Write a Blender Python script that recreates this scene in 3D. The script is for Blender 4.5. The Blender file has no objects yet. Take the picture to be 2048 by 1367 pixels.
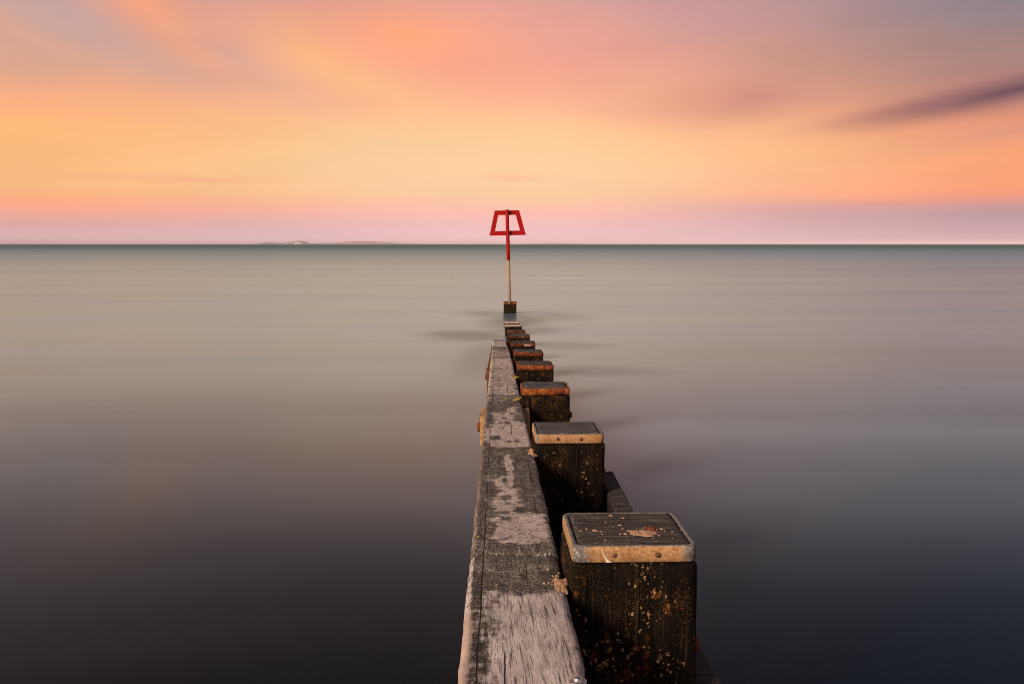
import bpy, bmesh, math, random
import numpy as np
from mathutils import Vector, Matrix, noise

random.seed(7)
scene = bpy.context.scene
col = scene.collection
R = math.radians

# ------------------------------------------------------------------ camera
H = 1.76                                  # eye height above the sea
cam_d = bpy.data.cameras.new('camera')
cam_d.sensor_width = 36.0
cam_d.lens = 35.0
cam_d.clip_start = 0.05
cam_d.clip_end = 300000
cam = bpy.data.objects.new('camera', cam_d)
col.objects.link(cam)
cam.location = (0, 0, H)
cam.rotation_euler = (R(90 - 5.608), 0, 0)
scene.camera = cam

# ------------------------------------------------------------------ render / exposure
scene.render.engine = 'CYCLES'
scene.view_settings.view_transform = 'Standard'
scene.view_settings.look = 'None'
scene.view_settings.gamma = 1
scene.view_settings.exposure = 0
scene.view_settings.use_curve_mapping = False
scene.cycles.use_denoising = True
scene.cycles.filter_width = 1.05
scene.cycles.max_bounces = 6
scene.cycles.volume_bounces = 1

SUN_AZ = R(-138)        # direction the sun stands in, measured from +Y towards +X: behind the camera, to the left
SUN_EL = R(25)


# ------------------------------------------------------------------ node helper
def lin(c):
    return tuple((v / 255 / 12.92) if v / 255 <= 0.04045 else ((v / 255 + 0.055) / 1.055) ** 2.4 for v in c)


class NT:
    def __init__(self, tree):
        self.t = tree
        self.n = tree.nodes
        self.l = tree.links

    def put(self, sock, v):
        if isinstance(v, bpy.types.NodeSocket):
            self.l.new(v, sock)
        elif isinstance(v, (tuple, list)) and sock.type == 'RGBA':
            sock.default_value = tuple(v) + (1,) if len(v) == 3 else tuple(v)
        else:
            sock.default_value = v

    def math(self, op, a, b=None, c=None, clamp=False):
        n = self.n.new('ShaderNodeMath')
        n.operation = op
        n.use_clamp = clamp
        self.put(n.inputs[0], a)
        if b is not None:
            self.put(n.inputs[1], b)
        if c is not None:
            self.put(n.inputs[2], c)
        return n.outputs[0]

    def vmath(self, op, a, b=None):
        n = self.n.new('ShaderNodeVectorMath')
        n.operation = op
        self.put(n.inputs[0], a)
        if b is not None:
            self.put(n.inputs[1], b)
        return n.outputs[0]

    def sep(self, v):
        n = self.n.new('ShaderNodeSeparateXYZ')
        self.put(n.inputs[0], v)
        return n.outputs

    def comb(self, x, y, z):
        n = self.n.new('ShaderNodeCombineXYZ')
        for i, v in enumerate((x, y, z)):
            self.put(n.inputs[i], v)
        return n.outputs[0]

    def noise(self, vec, scale=1.0, detail=4.0, rough=0.55, dist=0.0, out='Fac'):
        n = self.n.new('ShaderNodeTexNoise')
        self.put(n.inputs['Vector'], vec)
        n.inputs['Scale'].default_value = scale
        n.inputs['Detail'].default_value = detail
        n.inputs['Roughness'].default_value = rough
        n.inputs['Distortion'].default_value = dist
        return n.outputs[out]

    def voronoi(self, vec, scale, feature='F1', rand=1.0):
        n = self.n.new('ShaderNodeTexVoronoi')
        n.feature = feature
        self.put(n.inputs['Vector'], vec)
        n.inputs['Scale'].default_value = scale
        n.inputs['Randomness'].default_value = rand
        return n.outputs

    def smooth(self, v, lo, hi, to0=0.0, to1=1.0):
        n = self.n.new('ShaderNodeMapRange')
        n.interpolation_type = 'SMOOTHSTEP'
        self.put(n.inputs['Value'], v)
        n.inputs['From Min'].default_value = lo
        n.inputs['From Max'].default_value = hi
        n.inputs['To Min'].default_value = to0
        n.inputs['To Max'].default_value = to1
        return n.outputs[0]

    def ramp(self, v, stops, interp='LINEAR'):
        n = self.n.new('ShaderNodeValToRGB')
        self.put(n.inputs[0], v)
        cr = n.color_ramp
        cr.interpolation = interp
        while len(cr.elements) > 1:
            cr.elements.remove(cr.elements[-1])
        cr.elements[0].position = stops[0][0]
        cr.elements[0].color = tuple(stops[0][1]) + (1,)
        for p, c in stops[1:]:
            e = cr.elements.new(p)
            e.color = tuple(c) + (1,)
        return n.outputs[0]

    def mix(self, f, a, b, blend='MIX'):
        n = self.n.new('ShaderNodeMix')
        n.data_type = 'RGBA'
        n.blend_type = blend
        self.put(n.inputs[0], f)
        self.put(n.inputs[6], a)
        self.put(n.inputs[7], b)
        return n.outputs[2]

    def attr(self, name, out='Fac'):
        n = self.n.new('ShaderNodeAttribute')
        n.attribute_name = name
        return n.outputs[out]

    def obj_coord(self):
        return self.n.new('ShaderNodeTexCoord').outputs['Object']

    def rand(self):
        return self.n.new('ShaderNodeObjectInfo').outputs['Random']

    def bump(self, h, strength=0.5, dist=0.01):
        n = self.n.new('ShaderNodeBump')
        n.inputs['Strength'].default_value = strength
        n.inputs['Distance'].default_value = dist
        self.put(n.inputs['Height'], h)
        return n.outputs[0]


def material(name):
    m = bpy.data.materials.new(name)
    m.use_nodes = True
    nt = NT(m.node_tree)
    bsdf = nt.n['Principled BSDF']
    return m, nt, bsdf


# ------------------------------------------------------------------ sky (world)
world = bpy.data.worlds.new('World')
scene.world = world
world.use_nodes = True
w = NT(world.node_tree)
for n in list(w.n):
    w.n.remove(n)


def sky_el(x, y):          # azimuth / elevation in degrees of a spot in the sky, from a 2048 px wide plate
    u, v = (x - 1024) / 1991, (683.5 - y) / 1991
    th = R(5.608)
    d = Vector((u, math.cos(th) + v * math.sin(th), v * math.cos(th) - math.sin(th))).normalized()
    return math.degrees(math.atan2(d.x, d.y)), math.degrees(math.asin(d.z))


gen = w.n.new('ShaderNodeTexCoord').outputs['Generated']
dx, dy, dz = w.sep(gen)
el = w.math('MULTIPLY', w.math('ARCSINE', dz), 57.2958)
az = w.math('MULTIPLY', w.math('ARCTAN2', dx, dy), 57.2958)
# slow undulation of the cloud layers, stretched along the horizon
wv = w.comb(w.math('MULTIPLY', dx, 2.0), w.math('MULTIPLY', dy, 2.0), w.math('MULTIPLY', dz, 5.5))
w1 = w.math('SUBTRACT', w.noise(wv, 1.6, 3, 0.5), 0.5)
w2 = w.math('SUBTRACT', w.noise(w.vmath('ADD', wv, (7, 3, 1)), 1.3, 3, 0.5), 0.5)
amp = w.smooth(el, 0.3, 12, 0.5, 4.5)
elw = w.math('ADD', el, w.math('MULTIPLY', w1, amp))
elw = w.math('MAXIMUM', elw, 0.0)

UPS = {'left': [(18, (166, 132, 126)), (25, (110, 92, 90)), (36, (78, 67, 68)), (60, (66, 66, 80)), (90, (60, 64, 84))],
       'right': [(18, (120, 112, 124)), (25, (98, 96, 112)), (36, (74, 77, 96)), (60, (66, 68, 84)), (90, (60, 64, 84))]}
UPS['mid'] = UPS['left']
COLS = {
    'left': (60, [(486, (238, 198, 206)), (450, (224, 174, 170)), (430, (236, 170, 156)), (412, (255, 170, 142)),
                  (393, (255, 174, 128)), (365, (255, 190, 130)), (300, (255, 190, 124)), (245, (255, 184, 122)),
                  (195, (250, 176, 132)), (145, (228, 170, 142)), (80, (212, 167, 150)), (0, (212, 162, 150))]),
    'mid': (1000, [(486, (255, 208, 216)), (455, (246, 196, 196)), (428, (255, 192, 178)), (410, (255, 196, 170)),
                   (394, (255, 204, 160)), (330, (255, 212, 162)), (270, (255, 203, 150)), (200, (255, 187, 148)),
                   (110, (248, 172, 146)), (50, (232, 166, 150)), (0, (218, 162, 156))]),
    'right': (2000, [(486, (196, 160, 176)), (455, (196, 156, 164)), (425, (186, 148, 156)), (408, (200, 148, 150)),
                     (392, (238, 150, 128)), (375, (253, 156, 116)), (300, (255, 160, 110)), (250, (246, 152, 112)),
                     (200, (204, 140, 118)), (150, (178, 132, 122)), (80, (160, 130, 126)), (0, (142, 128, 136))]),
}
rf = w.math('DIVIDE', elw, 90.0)
rf = w.math('POWER', rf, 0.5)
ramps = {}
for k, (x, st) in COLS.items():
    stops = []
    for y, c in st:
        e = max(0.0, sky_el(x, y)[1])
        stops.append(((e / 90) ** 0.5, lin(c)))
    for e, c in UPS[k]:
        stops.append(((e / 90) ** 0.5, lin(c)))
    ramps[k] = w.ramp(rf, stops)
side = w.math('DIVIDE', dx, w.math('SQRT', w.math('ADD', w.math('MULTIPLY', dx, dx), w.math('MULTIPLY', dy, dy))))
side = w.math('ADD', side, w.math('MULTIPLY', w2, 0.10))
veil = w.mix(w.smooth(side, 0.02, 0.46), ramps['mid'], ramps['right'])
veil = w.mix(w.smooth(side, -0.04, -0.44), veil, ramps['left'])

# single clouds: soft, drawn-out banks at their place in the sky
CLOUDS = [  # x, y of the plate, half length, half height (deg), tilt (deg), colour, opacity
    (1150, 325, 13, 1.5, 0, (255, 213, 166), 0.35),
    (2040, 182, 5.4, 0.9, 9.5, (158, 106, 106), 0.7),
    (2035, 181, 6.2, 0.46, 10, (104, 70, 86), 1.0),
    (1860, 207, 4.4, 0.36, 10, (140, 94, 102), 0.5),
    (1730, 236, 3.6, 0.26, 8, (178, 116, 112), 0.25),
    (1505, 200, 3.4, 1.2, 4, (194, 134, 122), 0.9),
    (1360, 215, 4.0, 1.2, 3, (246, 160, 130), 0.4),
    (2010, 262, 5.0, 0.6, 6, (212, 138, 118), 0.8),
    (1620, 300, 9.0, 0.9, 2, (255, 186, 132), 0.55),
    (1230, 290, 7.0, 0.9, 3, (255, 196, 146), 0.4),
    (830, 70, 7.5, 2.3, -5, (255, 166, 122), 0.95),
    (640, 120, 3.4, 1.3, -22, (255, 186, 126), 0.75),
    (740, 175, 5.0, 1.0, -12, (255, 192, 140), 0.6),
    (285, 15, 4.2, 1.35, -33, (255, 164, 112), 0.95),
    (355, 72, 2.4, 0.55, -33, (246, 170, 138), 0.6),
    (110, 20, 3.8, 1.2, -20, (190, 163, 164), 0.75),
    (215, 92, 4.6, 0.7, -20, (204, 166, 156), 0.55),
    (455, 110, 3.6, 0.8, -27, (212, 167, 156), 0.55),
    (380, 145, 6.5, 0.9, -12, (222, 170, 150), 0.45),
    (60, 75, 4.5, 0.35, -20, (226, 172, 144), 0.6),
    (1420, 30, 7.5, 1.6, 4, (204, 156, 158), 0.55),
    (1150, 105, 6.0, 1.8, -8, (240, 162, 146), 0.55),
    (395, 358, 4.6, 0.14, 0, (252, 178, 140), 0.75),
    (1030, 356, 1.8, 0.16, 0, (253, 190, 152), 0.8),
    (1920, 402, 8.0, 0.12, 2, (226, 150, 142), 0.5),
]
azw = w.math('ADD', az, w.math('MULTIPLY', w2, 1.5))
elc = w.math('ADD', el, w.math('MULTIPLY', w1, w.smooth(el, 1, 10, 0.15, 0.9)))
cv = w.comb(azw, elc, 0.0)
for (x, y, ra, re, rot, c, op) in CLOUDS:
    a0, e0 = sky_el(x, y)
    mp = w.n.new('ShaderNodeMapping')
    mp.vector_type = 'TEXTURE'
    w.put(mp.inputs['Vector'], cv)
    mp.inputs['Location'].default_value = (a0, e0, 0)
    mp.inputs['Rotation'].default_value = (0, 0, R(rot))
    mp.inputs['Scale'].default_value = (ra * 2.3, re * 2.3, 1)
    g = w.n.new('ShaderNodeTexGradient')
    g.gradient_type = 'QUADRATIC_SPHERE'
    w.l.new(mp.outputs[0], g.inputs[0])
    veil = w.mix(w.math('MULTIPLY', g.outputs['Fac'], op * 1.05, clamp=True), veil, lin(c))
# faint streaks everywhere
st = w.comb(w.math('MULTIPLY', dx, 3.0), w.math('MULTIPLY', dy, 3.0), w.math('MULTIPLY', dz, 15.0))
s = w.noise(st, 1.5, 5, 0.5)
veil = w.mix(1.0, veil, w.ramp(s, [(0.25, (0.95, 0.95, 0.96)), (0.75, (1.08, 1.06, 1.04))]), 'MULTIPLY')

sky = w.n.new('ShaderNodeTexSky')
sky.sky_type = 'NISHITA'
sky.sun_disc = False
sky.sun_elevation = SUN_EL
sky.sun_rotation = SUN_AZ
sky_c = w.vmath('SCALE', sky.outputs[0])
sky_c.node.inputs['Scale'].default_value = 0.06
cover = w.smooth(el, 10, 70, 0.97, 0.72)           # the veil of cloud thins towards the zenith
total = w.mix(cover, sky_c, veil)
world.cycles.sampling_method = 'MANUAL'
world.cycles.sample_map_resolution = 256
bg = w.n.new('ShaderNodeBackground')
w.put(bg.inputs['Color'], total)
bg.inputs['Strength'].default_value = 1.0
wo = w.n.new('ShaderNodeOutputWorld')
w.l.new(bg.outputs[0], wo.inputs['Surface'])

# ------------------------------------------------------------------ sun
sun_d = bpy.data.lights.new('sun', 'SUN')
sun_d.energy = 4.2
sun_d.angle = R(16)
sun_d.color = (1.0, 0.76, 0.56)
sun = bpy.data.objects.new('sun', sun_d)
col.objects.link(sun)
sv = Vector((math.sin(SUN_AZ) * math.cos(SUN_EL), math.cos(SUN_AZ) * math.cos(SUN_EL), math.sin(SUN_EL)))
sun.rotation_euler = (-sv).to_track_quat('-Z', 'Y').to_euler()


# ------------------------------------------------------------------ object helpers
def tag(o, label=None, cat=None, group=None, kind=None):
    for k, v in (('label', label), ('category', cat), ('group', group), ('kind', kind)):
        if v:
            o[k] = v
    return o


def empty(name, loc):
    o = bpy.data.objects.new(name, None)
    o.empty_display_size = 0.2
    col.objects.link(o)
    o.location = loc
    return o


def mesh_obj(name, verts, faces, mat, parent=None, loc=(0, 0, 0), rz=0.0, smooth=True):
    me = bpy.data.meshes.new(name)
    me.from_pydata([tuple(v) for v in verts], [], faces)
    me.materials.append(mat)
    if smooth:
        me.polygons.foreach_set('use_smooth', [True] * len(me.polygons))
    me.update()
    return place(name, me, parent, loc, rz)


def place(name, me, parent=None, loc=(0, 0, 0), rz=0.0):
    o = bpy.data.objects.new(name, me)
    col.objects.link(o)
    o.parent = parent
    off = Vector((0, 0, 0))
    p = parent
    while p is not None:
        off += Vector(p.location)
        p = p.parent
    o.location = Vector(loc) - off
    o.rotation_euler = (0, 0, rz)
    return o


def loft(rings, cap=True):
    n = len(rings[0])
    verts = [v for r in rings for v in r]
    faces = []
    for i in range(len(rings) - 1):
        for j in range(n):
            k = (j + 1) % n
            faces.append((i * n + j, i * n + k, (i + 1) * n + k, (i + 1) * n + j))
    if cap:
        faces.append(tuple(range(n - 1, -1, -1)))
        b = (len(rings) - 1) * n
        faces.append(tuple(b + j for j in range(n)))
    return verts, faces


def round_rect(wx, wy, r, seg=6, cs=4):
    """closed outline, counter-clockwise, centred on 0, with `seg` points on each straight side"""
    pts = []
    hx, hy = wx / 2, wy / 2
    corners = [(hx - r, -hy + r, -90), (hx - r, hy - r, 0), (-hx + r, hy - r, 90), (-hx + r, -hy + r, 180)]
    for i, (cx, cy, a0) in enumerate(corners):
        for k in range(cs + 1):
            a = R(a0 + 90 * k / cs)
            pts.append((cx + r * math.cos(a), cy + r * math.sin(a)))
        nx, ny, na = corners[(i + 1) % 4]
        sx, sy = pts[-1]
        ex, ey = nx + r * math.cos(R(na)), ny + r * math.sin(R(na))
        for k in range(1, seg):
            pts.append((sx + (ex - sx) * k / seg, sy + (ey - sy) * k / seg))
    return pts


def box_bm(bm, c, d, bevel=0.0, rot=None, segs=2):
    r = bmesh.ops.create_cube(bm, size=1)
    vs = r['verts']
    bmesh.ops.scale(bm, vec=d, verts=vs)
    if bevel:
        es = list({e for v in vs for e in v.link_edges})
        res = bmesh.ops.bevel(bm, geom=es, offset=bevel, segments=segs, affect='EDGES', profile=0.5)
        vs = list({v for v in res['verts']} | {v for v in vs if v.is_valid})
    if rot is not None:
        bmesh.ops.rotate(bm, cent=(0, 0, 0), matrix=rot, verts=vs)
    bmesh.ops.translate(bm, vec=c, verts=vs)
    return vs


def bm_obj(name, bm, mat, parent=None, loc=(0, 0, 0), rz=0.0, smooth=False):
    me = bpy.data.meshes.new(name)
    bm.to_mesh(me)
    bm.free()
    me.materials.append(mat)
    if smooth:
        me.polygons.foreach_set('use_smooth', [True] * len(me.polygons))
    return place(name, me, parent, loc, rz)


def cylinder(name, p0, p1, r0, r1, mat, parent, seg=20, rings=2, bev=0.0):
    a, b = Vector(p0), Vector(p1)
    d = (b - a)
    q = d.to_track_quat('Z', 'Y')
    L = d.length
    prof = [(0.0, r0 - bev), (bev, r0)] if bev else [(0.0, r0)]
    prof += [(L * i / rings, r0 + (r1 - r0) * i / rings) for i in range(1, rings)]
    prof += [(L - bev, r1), (L, r1 - bev)] if bev else [(L, r1)]
    rr = []
    for z, r in prof:
        rr.append([q @ Vector((r * math.cos(2 * math.pi * j / seg), r * math.sin(2 * math.pi * j / seg), z)) for j in range(seg)])
    v, f = loft(rr)
    return mesh_obj(name, v, f, mat, parent, p0)


# ------------------------------------------------------------------ materials
def mat_sea():
    m, t, b = material('sea_water')
    pos = t.n.new('ShaderNodeNewGeometry').outputs['Position']
    x, y, z = t.sep(pos)
    long_v = t.comb(t.math('MULTIPLY', x, 0.012), t.math('MULTIPLY', y, 0.11), 0.0)
    streak = t.noise(long_v, 1.0, 7, 0.58)
    broad = t.noise(t.comb(t.math('MULTIPLY', x, 0.004), t.math('MULTIPLY', y, 0.022), 3.0), 1.0, 4, 0.5)
    near = t.noise(t.comb(t.math('MULTIPLY', x, 0.10), t.math('MULTIPLY', y, 0.28), 9.0), 1.0, 3, 0.45)
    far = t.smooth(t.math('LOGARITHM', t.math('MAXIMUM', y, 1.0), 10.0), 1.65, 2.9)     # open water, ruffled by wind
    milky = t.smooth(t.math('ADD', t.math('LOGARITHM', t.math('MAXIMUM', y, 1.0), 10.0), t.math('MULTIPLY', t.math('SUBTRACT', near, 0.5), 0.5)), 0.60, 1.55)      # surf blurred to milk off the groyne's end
    # dark eddies round pile and last posts, plus the pile's reflection painted darker
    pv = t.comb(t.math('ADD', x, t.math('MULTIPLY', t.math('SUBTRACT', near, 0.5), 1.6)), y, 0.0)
    eddy_refl = None
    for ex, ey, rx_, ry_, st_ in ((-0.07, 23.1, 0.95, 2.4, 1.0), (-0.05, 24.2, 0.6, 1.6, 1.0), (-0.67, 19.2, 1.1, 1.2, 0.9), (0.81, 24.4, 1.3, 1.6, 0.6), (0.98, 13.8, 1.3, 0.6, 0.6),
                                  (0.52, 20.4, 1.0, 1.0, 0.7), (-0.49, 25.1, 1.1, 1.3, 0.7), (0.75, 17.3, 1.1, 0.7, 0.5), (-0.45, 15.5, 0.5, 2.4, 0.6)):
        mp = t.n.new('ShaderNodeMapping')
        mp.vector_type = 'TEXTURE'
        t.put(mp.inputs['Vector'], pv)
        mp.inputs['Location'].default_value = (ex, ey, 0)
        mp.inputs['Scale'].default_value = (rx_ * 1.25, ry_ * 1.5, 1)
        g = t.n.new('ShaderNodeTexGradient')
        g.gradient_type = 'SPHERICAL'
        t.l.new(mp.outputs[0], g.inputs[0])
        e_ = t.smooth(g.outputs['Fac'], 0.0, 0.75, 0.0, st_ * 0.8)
        eddy_refl = e_ if eddy_refl is None else t.math('MAXIMUM', eddy_refl, e_)
    swell = t.noise(t.comb(t.math('MULTIPLY', x, 0.035), t.math('MULTIPLY', y, 0.33), 5.0), 1.0, 5, 0.55, 0.4)
    milky = t.math('MULTIPLY', milky, t.smooth(swell, 0.28, 0.70, 0.80, 1.0))
    rough = t.math('ADD', 0.08, t.math('MULTIPLY', near, 0.09))
    rough = t.math('ADD', rough, t.math('MULTIPLY', milky, 0.12))
    rough = t.math('ADD', rough, t.math('MULTIPLY', t.math('SUBTRACT', streak, 0.5), 0.16))
    rough = t.math('ADD', rough, t.math('MULTIPLY', far, 0.22))
    rough = t.math('MINIMUM', t.math('MAXIMUM', rough, 0.1), 0.6)
    t.n.remove(b)
    fr = t.n.new('ShaderNodeFresnel')
    fr.inputs['IOR'].default_value = 1.33
    k = t.math('POWER', fr.outputs[0], 1.0)
    # wind-ruffled patches and the open sea mirror less of the low sky
    calm = t.math('SUBTRACT', 1.0, t.math('MULTIPLY', far, 0.68))
    calm = t.math('MULTIPLY', calm, t.smooth(streak, 0.30, 0.70, 0.86, 1.08))
    calm = t.math('MULTIPLY', calm, t.math('SUBTRACT', 1.0, t.math('MULTIPLY', eddy_refl, 0.36)))
    calm = t.math('MULTIPLY', calm, t.smooth(swell, 0.28, 0.70, 0.94, 1.05))
    k = t.math('MULTIPLY', k, calm, clamp=True)
    gl = t.n.new('ShaderNodeBsdfGlossy')
    gl.distribution = 'MULTI_GGX'
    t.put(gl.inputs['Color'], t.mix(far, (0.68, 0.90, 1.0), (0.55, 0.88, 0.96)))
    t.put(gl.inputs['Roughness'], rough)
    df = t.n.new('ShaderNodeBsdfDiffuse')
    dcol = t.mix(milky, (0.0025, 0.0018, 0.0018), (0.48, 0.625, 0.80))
    dcol = t.mix(t.math('MULTIPLY', eddy_refl, 0.95), dcol, (0.045, 0.058, 0.075))  # eddy water, and the dark of the pile's reflection put into the colour
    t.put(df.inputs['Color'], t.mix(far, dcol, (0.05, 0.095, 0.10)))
    mx = t.n.new('ShaderNodeMixShader')
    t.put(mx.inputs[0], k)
    t.l.new(df.outputs[0], mx.inputs[1])
    t.l.new(gl.outputs[0], mx.inputs[2])
    t.l.new(mx.outputs[0], t.n['Material Output'].inputs['Surface'])
    return m


def mat_plank():
    m, t, b = material('weathered_plank')
    bc = t.attr('board', 'Vector')
    u, v, q = t.sep(bc)                                # across, along, offset per board
    film_a, bare_a = t.attr('film'), t.attr('bare')
    iso = t.comb(u, v, q)
    grain = t.noise(t.comb(t.math('MULTIPLY', u, 34), t.math('MULTIPLY', v, 5), q), 1.0, 7, 0.72, 1.2)
    saw = t.noise(t.comb(t.math('MULTIPLY', u, 11), t.math('MULTIPLY', v, 42), q), 1.0, 6, 0.7, 1.5)
    blot = t.noise(iso, 26, 6, 0.62)
    fine = t.noise(iso, 150, 4, 0.65)
    big = t.noise(iso, 6, 4, 0.55)
    # grey, algae-dark timber
    dk = t.math('ADD', t.math('MULTIPLY', grain, 0.28), t.math('MULTIPLY', fine, 0.47))
    dk = t.math('ADD', dk, t.math('MULTIPLY', saw, 0.25))
    dark = t.ramp(dk, [(0.40, (0.012, 0.010, 0.010)), (0.48, (0.062, 0.054, 0.051)), (0.535, (0.19, 0.168, 0.158)), (0.60, (0.58, 0.51, 0.48))])
    # bare, bleached timber with drying checks
    slant = t.math('ADD', u, t.math('MULTIPLY', v, 0.035))
    chk = t.noise(t.comb(t.math('MULTIPLY', slant, 220), t.math('MULTIPLY', v, 5.5), q), 1.0, 3, 0.55, 0.5)
    chk2 = t.noise(t.comb(t.math('MULTIPLY', slant, 460), t.math('MULTIPLY', v, 14), q), 1.0, 2, 0.5, 0.6)
    checks = t.math('MAXIMUM', t.smooth(chk, 0.605, 0.65), t.math('MULTIPLY', t.smooth(chk2, 0.585, 0.65), 0.85))
    tone = t.math('ADD', t.math('MULTIPLY', grain, 0.6), t.math('MULTIPLY', big, 0.4))
    barec = t.ramp(tone, [(0.34, (0.30, 0.26, 0.25)), (0.48, (0.60, 0.53, 0.51)), (0.62, (0.80, 0.73, 0.71))])
    barec = t.mix(t.math('MULTIPLY', checks, 0.8), barec, (0.05, 0.038, 0.034))
    # dried film of fine sand, pitted
    pits = t.math('MULTIPLY', t.smooth(t.noise(iso, 62, 4, 0.6), 0.545, 0.62), t.smooth(big, 0.30, 0.6, 0.45, 1.0))
    filmc = t.ramp(t.noise(iso, 12, 5, 0.6), [(0.3, (0.55, 0.46, 0.42)), (0.7, (0.78, 0.67, 0.61))])
    filmc = t.mix(pits, filmc, dark)
    bf = t.math('ADD', bare_a, t.math('MULTIPLY', t.math('SUBTRACT', blot, 0.5), 1.6))
    bf = t.math('ADD', bf, t.math('MULTIPLY', t.math('SUBTRACT', saw, 0.5), 0.5))
    bf = t.math('ADD', bf, t.math('MULTIPLY', t.math('SUBTRACT', grain, 0.5), 1.0))
    bare = t.smooth(bf, 0.28, 0.80)
    ff = t.math('ADD', film_a, t.math('MULTIPLY', t.math('SUBTRACT', blot, 0.5), 1.7))
    ff = t.math('ADD', ff, t.math('MULTIPLY', t.math('SUBTRACT', saw, 0.5), 0.15))
    ff = t.math('ADD', ff, t.math('MULTIPLY', t.math('SUBTRACT', big, 0.5), 0.9))
    ff = t.math('ADD', ff, t.math('MULTIPLY', t.math('SUBTRACT', fine, 0.5), 0.7))
    film = t.math('MULTIPLY', t.smooth(ff, 0.40, 0.62), t.smooth(t.noise(iso, 40, 5, 0.7), 0.30, 0.62, 0.45, 1.0))
    c = t.mix(bare, dark, barec)
    c = t.mix(film, c, filmc)
    # sparse lighter scratches
    scr = t.smooth(t.noise(t.comb(t.math('MULTIPLY', u, 14), t.math('MULTIPLY', v, 60), q), 1.0, 5, 0.7, 1.2), 0.60, 0.70)
    c = t.mix(t.math('MULTIPLY', scr, 0.35), c, (0.42, 0.34, 0.31))
    edge = t.attr('edge')
    ef = t.smooth(t.math('ADD', edge, t.math('MULTIPLY', t.math('SUBTRACT', blot, 0.5), 0.9)), 0.55, 0.8)
    c = t.mix(t.math('MULTIPLY', ef, t.smooth(grain, 0.35, 0.6, 0.25, 0.8)), c, (0.50, 0.36, 0.30))
    # long splits that wander along the board
    crk = None
    for u0, amp_, sc_, lo in ((0.040, 0.016, 2.2, 0.35), (0.155, 0.05, 1.1, 0.50), (0.215, 0.03, 1.7, 0.53), (0.095, 0.04, 1.4, 0.54)):
        wn_ = t.noise(t.comb(u0 * 50, t.math('MULTIPLY', v, sc_), q), 1.0, 5, 0.6)
        dd = t.math('ABSOLUTE', t.math('SUBTRACT', t.math('SUBTRACT', u, u0), t.math('MULTIPLY', t.math('SUBTRACT', wn_, 0.5), amp_)))
        gt = t.smooth(t.noise(t.comb(u0 * 90, t.math('MULTIPLY', v, 1.6), q), 1.0, 2, 0.5), lo, lo + 0.08)
        ck = t.math('MULTIPLY', t.smooth(dd, 0.0024, 0.0009), gt)
        crk = ck if crk is None else t.math('MAXIMUM', crk, ck)
    c = t.mix(t.math('MULTIPLY', crk, 0.92), c, (0.010, 0.008, 0.007))
    t.put(b.inputs['Base Color'], c)
    b.inputs['Roughness'].default_value = 0.82
    b.inputs['Specular IOR Level'].default_value = 0.25
    h = t.math('ADD', t.math('MULTIPLY', grain, 0.6), t.math('MULTIPLY', fine, 0.5))
    h = t.math('SUBTRACT', h, t.math('MULTIPLY', checks, t.math('MULTIPLY', bare, 0.7)))
    h = t.math('ADD', h, t.math('MULTIPLY', film, 0.35))
    h = t.math('SUBTRACT', h, t.math('MULTIPLY', crk, 1.5))
    t.put(b.inputs['Normal'], t.bump(h, 0.55, 0.006))
    return m


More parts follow.
